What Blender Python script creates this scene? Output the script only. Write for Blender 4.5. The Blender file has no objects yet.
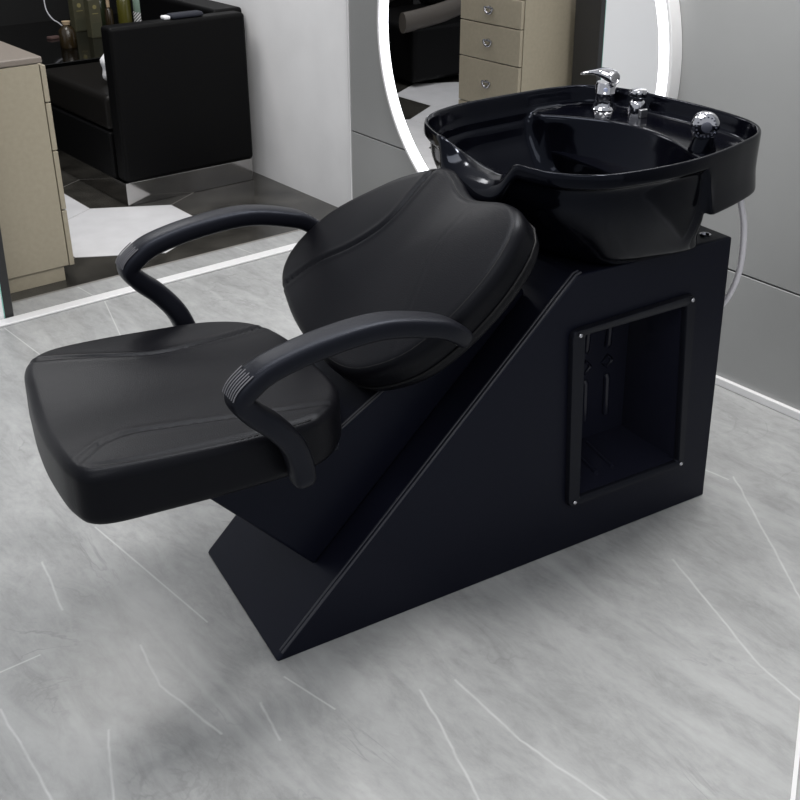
import bpy, bmesh, math, random
from mathutils import Vector, Matrix
random.seed(4)
S = bpy.context.scene
COL = S.collection
PI = math.pi
R2 = math.radians

# ------------------------------------------------------------------ helpers
def tag(o, label=None, cat=None, group=None, kind=None):
    if label: o['label'] = label
    if cat: o['category'] = cat
    if group: o['group'] = group
    if kind: o['kind'] = kind
    return o

def empty(name, loc=(0, 0, 0), rz=0.0):
    o = bpy.data.objects.new(name, None)
    COL.objects.link(o)
    o.location = loc
    o.rotation_euler = (0, 0, rz)
    o.empty_display_size = 0.1
    return o

def mesh(name, verts, faces, mat, parent=None, smooth=True, bevel=0.0, seg=3, sub=0, ang=30, mats=None, fmat=None, weld=False):
    me = bpy.data.meshes.new(name)
    me.from_pydata([tuple(v) for v in verts], [], faces)
    if fmat:
        for p, i in zip(me.polygons, fmat): p.material_index = i
    bm = bmesh.new(); bm.from_mesh(me)
    if weld: bmesh.ops.remove_doubles(bm, verts=bm.verts, dist=1e-5)
    bmesh.ops.recalc_face_normals(bm, faces=bm.faces)
    bm.to_mesh(me); bm.free()
    for p in me.polygons: p.use_smooth = smooth
    for m in ([mat] if not mats else mats): me.materials.append(m)
    o = bpy.data.objects.new(name, me)
    COL.objects.link(o)
    if parent: o.parent = parent
    if bevel > 0:
        b = o.modifiers.new('bevel', 'BEVEL'); b.width = bevel; b.segments = seg
        b.limit_method = 'ANGLE'; b.angle_limit = R2(ang); b.harden_normals = False
    if sub:
        s = o.modifiers.new('sub', 'SUBSURF'); s.levels = sub; s.render_levels = sub
    if smooth and not sub:
        try:
            me.set_sharp_from_angle(angle=R2(50))
        except Exception: pass
        if bevel > 0:
            w = o.modifiers.new('wn', 'WEIGHTED_NORMAL'); w.keep_sharp = True
    return o

class MB:
    """collects shapes that belong to one mesh"""
    def __init__(s): s.v = []; s.f = []; s.m = []
    def add(s, v, f, mi=0):
        n = len(s.v); s.v += [tuple(a) for a in v]
        s.f += [tuple(i + n for i in q) for q in f]; s.m += [mi] * len(f); return s
    def box(s, x0, x1, y0, y1, z0, z1, mi=0):
        v = [(x, y, z) for x in (x0, x1) for y in (y0, y1) for z in (z0, z1)]
        f = [(0, 1, 3, 2), (4, 6, 7, 5), (0, 4, 5, 1), (2, 3, 7, 6), (0, 2, 6, 4), (1, 5, 7, 3)]
        return s.add(v, f, mi)
    def prism(s, prof, y0, y1, dx=0.0, mi=0):      # profile in (x, z), swept along y
        n = len(prof)
        v = [(x, y0, z) for x, z in prof] + [(x + dx, y1, z) for x, z in prof]
        f = [tuple(range(n)), tuple(range(2 * n - 1, n - 1, -1))]
        f += [(i, (i + 1) % n, n + (i + 1) % n, n + i) for i in range(n)]
        return s.add(v, f, mi)
    def lathe(s, prof, c, ax=(0, 0, 1), n=32, mi=0, a0=0):
        ax = Vector(ax).normalized(); c = Vector(c)
        u = ax.orthogonal().normalized(); w = ax.cross(u)
        v = []; f = []
        for (r, h) in prof:
            for k in range(n):
                a = 2 * PI * k / n + a0
                v.append(c + ax * h + (u * math.cos(a) + w * math.sin(a)) * r)
        for i in range(len(prof) - 1):
            for k in range(n):
                f.append((i * n + k, i * n + (k + 1) % n, (i + 1) * n + (k + 1) % n, (i + 1) * n + k))
        f.append(tuple(range(n - 1, -1, -1))); f.append(tuple((len(prof) - 1) * n + k for k in range(n)))
        return s.add(v, f, mi)
    def tube(s, path, r, n=12, mi=0):
        P = [Vector(p) for p in path]; v = []; f = []; up = None
        rr = r if callable(r) else (lambda t: r)
        for i, p in enumerate(P):
            t = (P[min(i + 1, len(P) - 1)] - P[max(i - 1, 0)]).normalized()
            if up is None: up = t.orthogonal().normalized()
            up = (up - t * up.dot(t)).normalized(); sd = t.cross(up)
            q = rr(i / max(1, len(P) - 1))
            for k in range(n):
                a = 2 * PI * k / n
                v.append(p + (up * math.cos(a) + sd * math.sin(a)) * q)
        for i in range(len(P) - 1):
            for k in range(n):
                f.append((i * n + k, i * n + (k + 1) % n, (i + 1) * n + (k + 1) % n, (i + 1) * n + k))
        f.append(tuple(range(n - 1, -1, -1))); f.append(tuple((len(P) - 1) * n + k for k in range(n)))
        return s.add(v, f, mi)
    def build(s, name, mat, parent=None, **k):
        if len(set(s.m)) > 1: k['fmat'] = s.m
        return mesh(name, s.v, s.f, mat, parent, **k)

def catmull(pts, n=8, closed=False):
    P = [Vector(p) for p in pts]; out = []; m = len(P)
    rng = range(m) if closed else range(m - 1)
    for i in rng:
        if closed: a, b, c, d = P[i - 1], P[i], P[(i + 1) % m], P[(i + 2) % m]
        else: a, b, c, d = P[max(i - 1, 0)], P[i], P[i + 1], P[min(i + 2, m - 1)]
        for k in range(n):
            t = k / n
            out.append(0.5 * ((2 * b) + (c - a) * t + (2 * a - 5 * b + 4 * c - d) * t * t + (3 * b - a - 3 * c + d) * t ** 3))
    if not closed: out.append(P[-1])
    return out

def smooth01(a, b, x):
    t = max(0.0, min(1.0, (x - a) / (b - a))); return t * t * (3 - 2 * t)

def polar(outline, c, N):
    """radius of a star-shaped closed 2-D outline around c at N angles"""
    P = [(p[0] - c[0], p[1] - c[1]) for p in outline]; out = []
    for k in range(N):
        a = 2 * PI * k / N; dx, dy = math.cos(a), math.sin(a); best = 0
        for i in range(len(P)):
            x1, y1 = P[i]; x2, y2 = P[(i + 1) % len(P)]
            ex, ey = x2 - x1, y2 - y1; den = dx * ey - dy * ex
            if abs(den) < 1e-12: continue
            t = (x1 * ey - y1 * ex) / den; u = (x1 * dy - y1 * dx) / den
            if t > 0 and -1e-6 <= u <= 1 + 1e-6: best = max(best, t)
        out.append(best)
    return out

# ------------------------------------------------------------------ materials
def new_mat(name):
    m = bpy.data.materials.new(name); m.use_nodes = True
    nt = m.node_tree; b = nt.nodes['Principled BSDF']
    return m, nt, b

def mat(name, col, rough=0.5, metal=0.0, spec=0.5, coat=0.0, tint=None, bump=0.0, bscale=300, mottled=0.0, mscale=6, emit=None, es=0.0):
    m, nt, b = new_mat(name)
    b.inputs['Base Color'].default_value = (*col, 1); b.inputs['Roughness'].default_value = rough
    b.inputs['Metallic'].default_value = metal; b.inputs['Specular IOR Level'].default_value = spec
    b.inputs['Coat Weight'].default_value = coat; b.inputs['Coat Roughness'].default_value = 0.05
    if tint: b.inputs['Specular Tint'].default_value = (*tint, 1)
    if emit:
        b.inputs['Emission Color'].default_value = (*emit, 1); b.inputs['Emission Strength'].default_value = es
    tc = nt.nodes.new('ShaderNodeTexCoord')
    if mottled > 0:
        n = nt.nodes.new('ShaderNodeTexNoise'); n.inputs['Scale'].default_value = mscale; n.inputs['Detail'].default_value = 5
        nt.links.new(tc.outputs['Object'], n.inputs['Vector'])
        r = nt.nodes.new('ShaderNodeValToRGB')
        r.color_ramp.elements[0].position = 0.3; r.color_ramp.elements[1].position = 0.7
        r.color_ramp.elements[0].color = (*[c * (1 - mottled) for c in col], 1)
        r.color_ramp.elements[1].color = (*[min(1, c * (1 + mottled)) for c in col], 1)
        nt.links.new(n.outputs['Fac'], r.inputs['Fac']); nt.links.new(r.outputs['Color'], b.inputs['Base Color'])
    if bump > 0:
        n2 = nt.nodes.new('ShaderNodeTexNoise'); n2.inputs['Scale'].default_value = bscale; n2.inputs['Detail'].default_value = 3
        nt.links.new(tc.outputs['Object'], n2.inputs['Vector'])
        bp = nt.nodes.new('ShaderNodeBump'); bp.inputs['Strength'].default_value = bump; bp.inputs['Distance'].default_value = 0.002
        nt.links.new(n2.outputs['Fac'], bp.inputs['Height']); nt.links.new(bp.outputs['Normal'], b.inputs['Normal'])
    return m

def marble():
    m, nt, b = new_mat('grey_marble_tiles'); N = nt.nodes.new; L = nt.links.new
    tc = N('ShaderNodeTexCoord'); P = tc.outputs['Object']
    def noise(scale, detail, dist=0.0, rot=0.0, sc=(1, 1, 1), rough=0.55):
        mp = N('ShaderNodeMapping'); mp.inputs['Rotation'].default_value = (0, 0, rot); mp.inputs['Scale'].default_value = sc
        L(P, mp.inputs['Vector'])
        n = N('ShaderNodeTexNoise'); n.inputs['Scale'].default_value = scale; n.inputs['Detail'].default_value = detail
        n.inputs['Distortion'].default_value = dist; n.inputs['Roughness'].default_value = rough
        L(mp.outputs['Vector'], n.inputs['Vector']); return n
    def ramp(src, stops):
        r = N('ShaderNodeValToRGB'); els = r.color_ramp.elements
        while len(els) < len(stops): els.new(0.5)
        for e, (p, c) in zip(els, stops): e.position = p; e.color = (c[0], c[1], c[2], 1)
        L(src, r.inputs['Fac']); return r.outputs['Color']
    def mix(fac, a, bb, mode='MIX'):
        x = N('ShaderNodeMix'); x.data_type = 'RGBA'; x.blend_type = mode
        if isinstance(fac, float): x.inputs[0].default_value = fac
        else: L(fac, x.inputs[0])
        for s, k in ((a, 6), (bb, 7)):
            if isinstance(s, tuple): x.inputs[k].default_value = (*s, 1)
            else: L(s, x.inputs[k])
        return x.outputs[2]
    def math_(op, a, bb=None, clamp=False):
        x = N('ShaderNodeMath'); x.operation = op; x.use_clamp = clamp
        for s, k in ((a, 0), (bb, 1)):
            if s is None: continue
            if isinstance(s, (int, float)): x.inputs[k].default_value = s
            else: L(s, x.inputs[k])
        return x.outputs[0]
    g = lambda v: (v * 0.985, v, v * 1.005)
    big = noise(1.3, 6, 0.6, R2(20), (2.2, 0.8, 1), 0.6)
    base = ramp(big.outputs['Fac'], [(0.30, g(MB0 * 0.90)), (0.5, g(MB0)), (0.72, g(MB0 * 1.09))])
    fine = noise(6, 10, 0.7, R2(8), (2.6, 0.9, 1), 0.72)
    fc = ramp(fine.outputs['Fac'], [(0.3, (0.80,) * 3), (0.5, (1.0,) * 3), (0.7, (1.14,) * 3)])
    col = mix(1.0, base, fc, 'MULTIPLY')
    cr = noise(26, 6, 0.4, R2(8), (1.8, 0.9, 1), 0.7)
    col = mix(1.0, col, ramp(cr.outputs['Fac'], [(0.3, (0.90,) * 3), (0.5, (1.0,) * 3), (0.7, (1.07,) * 3)]), 'MULTIPLY')
    # broad bands of pale cloud that run with the slabs
    bd = noise(1.1, 4, 0.7, R2(6), (4.5, 0.7, 1))
    bf = ramp(bd.outputs['Fac'], [(0.55, (0, 0, 0)), (0.64, (0.45,) * 3), (0.72, (0, 0, 0))])
    col = mix(bf, col, g(MB0 * 1.32))
    # thin dark hair veins
    hv = noise(1.5, 5, 1.8, R2(35), (2, 1, 1))
    d = math_('ABSOLUTE', math_('SUBTRACT', hv.outputs['Fac'], 0.5))
    hf = math_('SUBTRACT', 1.0, math_('MULTIPLY', d, 90.0, True), True)
    brk = noise(2.3, 2)
    hf = math_('MULTIPLY', hf, ramp(brk.outputs['Fac'], [(0.5, (0, 0, 0)), (0.62, (0.5,) * 3)]))
    col = mix(hf, col, g(MB0 * 0.62))
    def segs(lines, vec):
        cur = None
        for (ax, ay, bx, by) in lines:
            s1 = N('ShaderNodeVectorMath'); s1.operation = 'SUBTRACT'; L(vec, s1.inputs[0]); s1.inputs[1].default_value = (ax, ay, 0)
            dt = N('ShaderNodeVectorMath'); dt.operation = 'DOT_PRODUCT'; L(s1.outputs[0], dt.inputs[0])
            ba = (bx - ax, by - ay, 0); l2 = ba[0] ** 2 + ba[1] ** 2; dt.inputs[1].default_value = tuple(q / l2 for q in ba)
            h = math_('MULTIPLY', dt.outputs['Value'], 1.0, True)
            sc = N('ShaderNodeVectorMath'); sc.operation = 'SCALE'; sc.inputs[0].default_value = ba; L(h, sc.inputs['Scale'])
            s2 = N('ShaderNodeVectorMath'); s2.operation = 'SUBTRACT'; L(s1.outputs[0], s2.inputs[0]); L(sc.outputs[0], s2.inputs[1])
            ln = N('ShaderNodeVectorMath'); ln.operation = 'LENGTH'; L(s2.outputs[0], ln.inputs[0])
            cur = ln.outputs['Value'] if cur is None else math_('MINIMUM', cur, ln.outputs['Value'])
        return cur
    flat = N('ShaderNodeVectorMath'); flat.operation = 'MULTIPLY'; L(P, flat.inputs[0]); flat.inputs[1].default_value = (1, 1, 0)
    # slab joints
    J = [(-1.507, 1.71, -1.49, 1.30), (-1.152, 1.71, -1.235, 1.42), (-1.768, 0.46, -1.735, -0.01), (-2.25, 0.112, -2.05, 0.111),
         (-1.70, -0.25, -1.674, -0.383), (-1.16, 1.77, -1.17, 1.9), (-0.50, 1.77, -0.52, 1.9)]
    dj = segs(J, flat.outputs[0])
    fj = math_('SUBTRACT', 1.0, math_('MULTIPLY', dj, 330.0, True), True)
    col = mix(math_('MULTIPLY', fj, 0.6), col, g(0.66))
    # pale veins, wavering a little
    wn = noise(9, 3); wv = N('ShaderNodeVectorMath'); wv.operation = 'SUBTRACT'; L(wn.outputs['Color'], wv.inputs[0]); wv.inputs[1].default_value = (0.5, 0.5, 0.5)
    ws = N('ShaderNodeVectorMath'); ws.operation = 'MULTIPLY'; L(wv.outputs[0], ws.inputs[0]); ws.inputs[1].default_value = (0.014, 0.014, 0)
    wa = N('ShaderNodeVectorMath'); wa.operation = 'ADD'; L(flat.outputs[0], wa.inputs[0]); L(ws.outputs[0], wa.inputs[1])
    V = [(-1.922, 0.407, -1.955, 0.216), (-1.878, 0.012, -1.902, -0.118), (-1.902, -0.118, -1.874, -0.305), (-1.776, -0.281, -1.797, -0.386),
         (-2.033, -0.165, -2.1, -0.33), (-2.17, 0.01, -2.183, -0.3), (-1.443, -0.467, -1.455, -0.659), (-1.455, -0.659, -1.431, -0.9),
         (-0.80, -0.48, -0.866, -0.633), (-0.866, -0.633, -0.942, -0.813), (-0.942, -0.813, -0.985, -1.0), (-1.515, -0.445, -1.573, -0.626),
         (-1.573, -0.626, -1.62, -0.75), (-0.40, -0.35, -0.70, -0.75), (-0.45, 0.0, -0.42, -0.35)]
    dv = segs(V, wa.outputs[0])
    vn = noise(14, 2); vw = math_('MULTIPLY', ramp(vn.outputs['Fac'], [(0.3, (0.45,) * 3), (0.7, (1,) * 3)]), 1.0)
    fv = math_('MULTIPLY', math_('SUBTRACT', 1.0, math_('MULTIPLY', dv, 260.0, True), True), vw)
    halo = math_('SUBTRACT', 1.0, math_('MULTIPLY', dv, 22.0, True), True)
    col = mix(math_('MULTIPLY', halo, 0.16), col, g(0.6))
    col = mix(math_('MULTIPLY', fv, 0.65), col, g(0.66))
    L(col, b.inputs['Base Color'])
    b.inputs['Roughness'].default_value = 0.24; b.inputs['Specular IOR Level'].default_value = 0.25
    return m
MB0 = 0.345

def hexfloor():
    """dark stone with pale joint lines; the white hexagons are set in as their own pieces"""
    m = mat('dark_stone_tiles', (0.036, 0.034, 0.030), 0.22, spec=0.4, tint=(0.72, 0.80, 1.0), mottled=0.5, mscale=7)
    return m

M = {}
M['marble'] = marble()
M['dark_tile'] = hexfloor()
M['joint'] = mat('grey_grout', (0.20, 0.19, 0.18), 0.6)
M['white_tile'] = mat('white_stone_tile', (0.66, 0.66, 0.68), 0.25, mottled=0.06, mscale=9)
M['leather'] = mat('black_leatherette', (0.0040, 0.0040, 0.0054), 0.36, spec=0.13, tint=(0.85, 0.9, 1.0), bump=0.22, bscale=420)
M['leather_base'] = mat('black_vinyl', (0.0046, 0.0050, 0.0105), 0.42, spec=0.18, tint=(0.72, 0.80, 1.0), bump=0.12, bscale=600)
M['stitch'] = mat('black_piping', (0.024, 0.025, 0.034), 0.35, spec=0.5)
M['thread'] = mat('black_thread', (0.009, 0.009, 0.010), 0.5, spec=0.2)
M['plastic'] = mat('black_matt_plastic', (0.0058, 0.0060, 0.0088), 0.38, spec=0.22, tint=(0.72, 0.80, 1.0), bump=0.15, bscale=900)
M['rib'] = mat('grey_rubber_rib', (0.13, 0.13, 0.145), 0.4)
M['basin'] = mat('black_gloss_basin', (0.0012, 0.0013, 0.0026), 0.12, spec=0.17, tint=(0.72, 0.80, 1.0), coat=0.0)
M['niche'] = mat('black_gloss_plastic', (0.014, 0.015, 0.026), 0.22, spec=0.4)
M['chrome'] = mat('chrome', (0.52, 0.52, 0.55), 0.07, metal=1.0)
M['chrome_dull'] = mat('brushed_steel', (0.6, 0.6, 0.62), 0.3, metal=1.0)
M['braid'] = mat('braided_hose', (0.78, 0.76, 0.80), 0.35, metal=0.2, bump=0.6, bscale=250)
M['blue_dot'] = mat('tap_mark', (0.45, 0.5, 0.7), 0.3)
M['nozzle'] = mat('spray_face', (0.07, 0.075, 0.10), 0.4)
M['panel'] = mat('grey_metal_panel', (0.335, 0.34, 0.34), 0.38, metal=0.35, spec=0.5, mottled=0.03, mscale=3)
M['gap'] = mat('dark_gap', (0.03, 0.03, 0.03), 0.7)
M['white_wall'] = mat('white_plaster', (0.78, 0.78, 0.79), 0.6, mottled=0.04, mscale=5)
M['white_trim'] = mat('white_gloss_trim', (0.74, 0.74, 0.75), 0.35)
M['alu'] = mat('white_aluminium', (0.75, 0.75, 0.76), 0.35, metal=0.3)
M['led'] = mat('led_diffuser', (0.9, 0.9, 0.9), 0.5, emit=(0.93, 0.95, 1.0), es=2.6)
M['mirror'] = mat('mirror_glass', (0.88, 0.88, 0.88), 0.0, metal=1.0)
M['beige'] = mat('beige_laminate', (0.32, 0.285, 0.215), 0.5, mottled=0.05, mscale=60)
M['beige_top'] = mat('taupe_laminate_top', (0.20, 0.172, 0.148), 0.45, mottled=0.05, mscale=60)
M['dark_metal'] = mat('dark_bronze_metal', (0.035, 0.035, 0.036), 0.35, metal=0.3)
M['glass_edge'] = mat('green_glass_edge', (0.25, 0.55, 0.48), 0.1)
M['white_glass'] = mat('white_back_painted_glass', (0.80, 0.81, 0.83), 0.08, spec=0.5)
M['sofa'] = mat('black_sofa_leather', (0.0020, 0.0020, 0.0023), 0.5, spec=0.12, bump=0.15, bscale=200)
M['sofa_seat'] = mat('black_brown_leather', (0.006, 0.0052, 0.0045), 0.45, spec=0.2)
M['steel'] = mat('polished_steel', (0.42, 0.41, 0.40), 0.10, metal=1.0)
M['black_gloss'] = mat('black_glass_top', (0.002, 0.002, 0.002), 0.06, spec=0.35)
M['black_wall'] = mat('black_wall_paint', (0.008, 0.008, 0.008), 0.6)
M['olive'] = mat('olive_card', (0.058, 0.055, 0.030), 0.5, mottled=0.15, mscale=30)
M['card_top'] = mat('pale_pink_card', (0.45, 0.38, 0.35), 0.5)
M['print'] = mat('dark_olive_print', (0.05, 0.05, 0.028), 0.5)
M['gold'] = mat('gold_print', (0.22, 0.19, 0.08), 0.4)
M['amber'] = mat('amber_bottle', (0.022, 0.014, 0.005), 0.25, spec=0.5)
M['green_bottle'] = mat('olive_bottle', (0.075, 0.070, 0.012), 0.2)
M['dark_green'] = mat('dark_green_bottle', (0.018, 0.024, 0.012), 0.2)
M['pale_green'] = mat('pale_green_tube', (0.24, 0.33, 0.27), 0.35)
M['cream'] = mat('cream_card', (0.45, 0.34, 0.22), 0.6)
M['pinkish'] = mat('dull_pink_card', (0.10, 0.06, 0.055), 0.6)
M['tissue'] = mat('white_tissue', (0.8, 0.8, 0.82), 0.8)
M['navy'] = mat('navy_cloth', (0.010, 0.012, 0.022), 0.7)
M['cable'] = mat('grey_cable', (0.42, 0.42, 0.45), 0.4)
M['taupe'] = mat('taupe_arm_pad', (0.075, 0.066, 0.058), 0.5)

def stripes():
    m, nt, b = new_mat('striped_cap')
    tc = nt.nodes.new('ShaderNodeTexCoord'); mp = nt.nodes.new('ShaderNodeMapping'); mp.inputs['Rotation'].default_value = (0.5, 0.6, 0)
    w = nt.nodes.new('ShaderNodeTexWave'); w.inputs['Scale'].default_value = 28; w.bands_direction = 'Z'
    r = nt.nodes.new('ShaderNodeValToRGB'); r.color_ramp.elements[0].color = (0.12, 0.12, 0.12, 1); r.color_ramp.elements[1].color = (0.75, 0.75, 0.75, 1)
    r.color_ramp.elements[0].position = 0.42; r.color_ramp.elements[1].position = 0.5
    nt.links.new(tc.outputs['Object'], mp.inputs['Vector']); nt.links.new(mp.outputs[0], w.inputs['Vector'])
    nt.links.new(w.outputs['Fac'], r.inputs['Fac']); nt.links.new(r.outputs['Color'], b.inputs['Base Color'])
    return m
M['stripe'] = stripes()

# ------------------------------------------------------------------ the room frame: x runs into the panelled wall (x = 0), y along it
ROOM_O = (0.94465, 2.90345, 0.0); ROOM_A = R2(38.647)
RC, RS = math.cos(ROOM_A), math.sin(ROOM_A)
def rm(x, y, z=0.0): return Vector((ROOM_O[0] + RC * x - RS * y, ROOM_O[1] + RS * x + RC * y, z))
def rplace(o, x=0.0, y=0.0, z=0.0, rz=0.0):
    o.location = rm(x, y, z); o.rotation_euler = (0, 0, ROOM_A + rz); return o
def struct(mb, name, m, **k):
    o = mb.build(name, m, **k); rplace(o); o['kind'] = 'structure'; return o

YB = 1.90       # where marble gives way to the dark tiles
mb = MB(); mb.box(-6.0, 0.2, -6.0, YB, -0.05, 0.0)
struct(mb, 'floor', M['marble'], smooth=False)
mb = MB(); mb.box(-6.0, 0.7, YB, 6.2, -0.05, 0.0)
struct(mb, 'floor_dark_tiles', M['dark_tile'], smooth=False)
HR = 0.34; HC = (-0.76, 2.34)
def hexv(cx, cy, r): return [(cx + r * math.sin(R2(60 * k)), cy + r * math.cos(R2(60 * k))) for k in range(6)]
hs = math.sqrt(3) * HR; white = {(0, 0), (-1, 1), (-2, 1), (-2, 0), (-3, 2), (-4, 2)}
mbw = MB(); mbj = MB()
for i in range(-8, 4):
    for j in range(0, 7):
        cx = HC[0] + hs * (i + 0.5 * j); cy = HC[1] + 1.5 * HR * j
        if cy < YB - 0.4 or cx < -4.5 or cx > 0.3 or cy > 5.0: continue
        v = hexv(cx, cy, HR - 0.0015)
        if (i, j) in white and cy - HR > YB:
            mbw.add([(x, y, 0.0015) for x, y in v] + [(x, y, -0.01) for x, y in v], [tuple(range(6))] + [(k, (k + 1) % 6, 6 + (k + 1) % 6, 6 + k) for k in range(6)])
        a = hexv(cx, cy, HR)
        for k in range(3):
            (x1, y1), (x2, y2) = a[k], a[k + 1]
            if min(y1, y2) < YB: 
                if max(y1, y2) <= YB + 0.01: continue
                if y1 < YB: t = (YB - y1) / (y2 - y1); x1, y1 = x1 + (x2 - x1) * t, YB
                else: t = (YB - y2) / (y1 - y2); x2, y2 = x2 + (x1 - x2) * t, YB
            if max(x1, x2) > 0.07: continue
            d = Vector((x2 - x1, y2 - y1)).normalized() * 0.0016; nx, ny = -d.y, d.x
            mbj.add([(x1 + nx, y1 + ny, 0.0011), (x2 + nx, y2 + ny, 0.0011), (x2 - nx, y2 - ny, 0.0011), (x1 - nx, y1 - ny, 0.0011)], [(0, 1, 2, 3)])
struct(mbw, 'floor_white_hexagons', M['white_tile'], smooth=False)
struct(mbj, 'floor_grout', M['joint'], smooth=False)
mb = MB(); mb.box(-6.0, 0.0, YB - 0.005, YB + 0.005, -0.02, 0.0012)
struct(mb, 'trim_2', M['joint'], smooth=False)
# white channel on the floor
mb = MB(); mb.box(-6.0, -0.012, 1.718, 1.766, 0.0, 0.008)
struct(mb, 'trim_1', M['white_trim'], bevel=0.003)

# panelled wall: two courses of grey metal panels with a thin dark gap between
def seam(y): return 0.3525 + 0.0183 * y
ya, yb_ = -3.6, 1.822
mb = MB(); mb.box(0.012, 0.076, ya, yb_ - 0.004, 0.0, 2.8)
struct(mb, 'wall_right', M['gap'], smooth=False)
def pan(z0a, z0b, z1a, z1b, name):
    v = []
    for x in (0.0, 0.0125):
        v += [(x, ya, z0a), (x, yb_, z0b), (x, yb_, z1b), (x, ya, z1a)]
    mb = MB().add(v, [(0, 1, 2, 3), (7, 6, 5, 4), (0, 4, 5, 1), (1, 5, 6, 2), (2, 6, 7, 3), (3, 7, 4, 0)])
    struct(mb, name, M['panel'], bevel=0.0015, seg=2)
pan(0.0, 0.0, seam(ya) - 0.0025, seam(yb_) - 0.0025, 'wall_right_lower_panel')
pan(seam(ya) + 0.0025, seam(yb_) + 0.0025, 2.8, 2.8, 'wall_right_upper_panel')
mb = MB(); mb.box(-0.004, 0.080, yb_, yb_ + 0.012, 0.0, 2.8)
struct(mb, 'trim_3', M['alu'], bevel=0.002)
mb = MB(); mb.box(-0.014, 0.0, ya, yb_, 0.0, 0.025)
struct(mb, 'baseboard_right', M['white_trim'], bevel=0.003)
mb = MB(); mb.box(0.60, 0.7, 3.44, 6.2, 0.0, 2.8)
struct(mb, 'wall_back_side', M['black_wall'], smooth=False)
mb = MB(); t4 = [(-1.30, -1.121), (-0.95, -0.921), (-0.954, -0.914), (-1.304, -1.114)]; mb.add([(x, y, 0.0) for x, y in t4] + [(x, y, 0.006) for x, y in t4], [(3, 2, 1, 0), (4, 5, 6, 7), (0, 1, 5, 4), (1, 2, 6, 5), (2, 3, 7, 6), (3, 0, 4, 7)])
struct(mb, 'floor_reflection_strip', M['white_trim'], smooth=False)  # thin white strip standing in for a light's reflection on the marble
mb = MB(); mb.box(0.078, 0.2, yb_ + 0.004, 3.44, 0.0, 2.8)
struct(mb, 'wall_white', M['white_wall'], smooth=False)
mb = MB(); mb.box(-6.0, 0.6, 5.2, 5.3, 0.0, 2.8)
struct(mb, 'wall_back', M['black_wall'], smooth=False)

# white glass partition with a dark end post, standing on the floor channel
def leanbox(x0b, x1b, x0t, x1t, y0, y1, z0, z1):
    v = [(x0b, y0, z0), (x1b, y0, z0), (x1b, y1, z0), (x0b, y1, z0), (x0t, y0, z1), (x1t, y0, z1), (x1t, y1, z1), (x0t, y1, z1)]
    return MB().add(v, [(0, 3, 2, 1), (4, 5, 6, 7), (0, 1, 5, 4), (1, 2, 6, 5), (2, 3, 7, 6), (3, 0, 4, 7)])
struct(leanbox(-1.478, -1.448, -1.438, -1.408, 1.775, 1.93, 0.0, 1.6), 'wall_partition_post', M['dark_metal'], bevel=0.002)
struct(leanbox(-1.4805, -1.478, -1.4405, -1.438, 1.775, 1.785, 0.0, 1.6), 'wall_partition_glass_edge', M['glass_edge'], smooth=False)
struct(leanbox(-3.4, -1.481, -3.4, -1.441, 1.776, 1.93, 0.0, 1.6), 'wall_partition', M['white_glass'], smooth=False)

# ------------------------------------------------------------------ round lit mirror
mr = empty('round_mirror'); rplace(mr, 0.0, 0.927, 0.835)
tag(mr, 'large round wall mirror with a glowing white light ring on grey panels', 'mirror')
def annulus(r0, r1, x0, x1, n=128):
    v = []; f = []
    for k in range(n):
        a = 2 * PI * k / n; c, s = math.cos(a), math.sin(a)
        v += [(x0, r0 * c, r0 * s), (x0, r1 * c, r1 * s), (x1, r1 * c, r1 * s), (x1, r0 * c, r0 * s)]
    for k in range(n):
        q = ((k + 1) % n) * 4; p = k * 4
        f += [(p, p + 1, q + 1, q), (p + 1, p + 2, q + 2, q + 1), (p + 2, p + 3, q + 3, q + 2), (p + 3, p, q, q + 3)]
    return MB().add(v, f)
annulus(0.651, 0.662, -0.046, -0.001).build('frame', M['alu'], mr, bevel=0.002)
annulus(0.6415, 0.6505, -0.030, -0.004).build('back_channel', M['gap'], mr)
annulus(0.618, 0.641, -0.046, -0.010).build('light_ring', M['led'], mr)
MB().lathe([(0.6175, 0.0), (0.6175, 0.036)], (-0.001, 0, 0), (-1, 0, 0), n=128).build('mirror_glass', M['mirror'], mr, smooth=False)

# ------------------------------------------------------------------ beige drawer cabinet
cb = empty('drawer_cabinet'); rplace(cb, -1.55, 1.975)
tag(cb, 'beige drawer cabinet with taupe top behind the white partition edge', 'cabinet')
W0, W1c = -0.35, 0.415; D = 0.41
MB().box(W0, W1c - 0.022, 0.0, D, 0.055, 0.762).build('carcass', M['beige'], cb, bevel=0.002)
MB().box(W0, W1c - 0.01, -0.004, D + 0.004, 0.764, 0.785).build('worktop', M['beige_top'], cb, bevel=0.004)
MB().box(W0, W1c - 0.04, 0.006, D - 0.03, 0.0, 0.055).build('plinth', M['beige'], cb, bevel=0.001)
zs = [(0.052, 0.255), (0.260, 0.466), (0.471, 0.630), (0.635, 0.755)]
for z0, z1 in zs:
    d = MB().box(W1c - 0.018, W1c, 0.002, D - 0.002, z0, z1).build('drawer', M['beige'], cb, bevel=0.002)
    zc = (z0 + z1) / 2
    h = MB()
    h.lathe([(0.006, 0), (0.006, 0.012)], (W1c, D / 2, zc + 0.014), (1, 0, 0), n=12)
    pts = [(W1c + 0.012, D / 2 + 0.026 * math.cos(a), zc + 0.012 + 0.026 * math.sin(a)) for a in [PI + PI * k / 14 for k in range(15)]]
    h.tube(pts, 0.0055, 8)
    h.tube([(W1c + 0.012, D / 2 - 0.026, zc + 0.012), (W1c + 0.012, D / 2 + 0.026, zc + 0.012)], 0.004, 8)
    h.build('ring_handle', M['chrome'], d)

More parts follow.
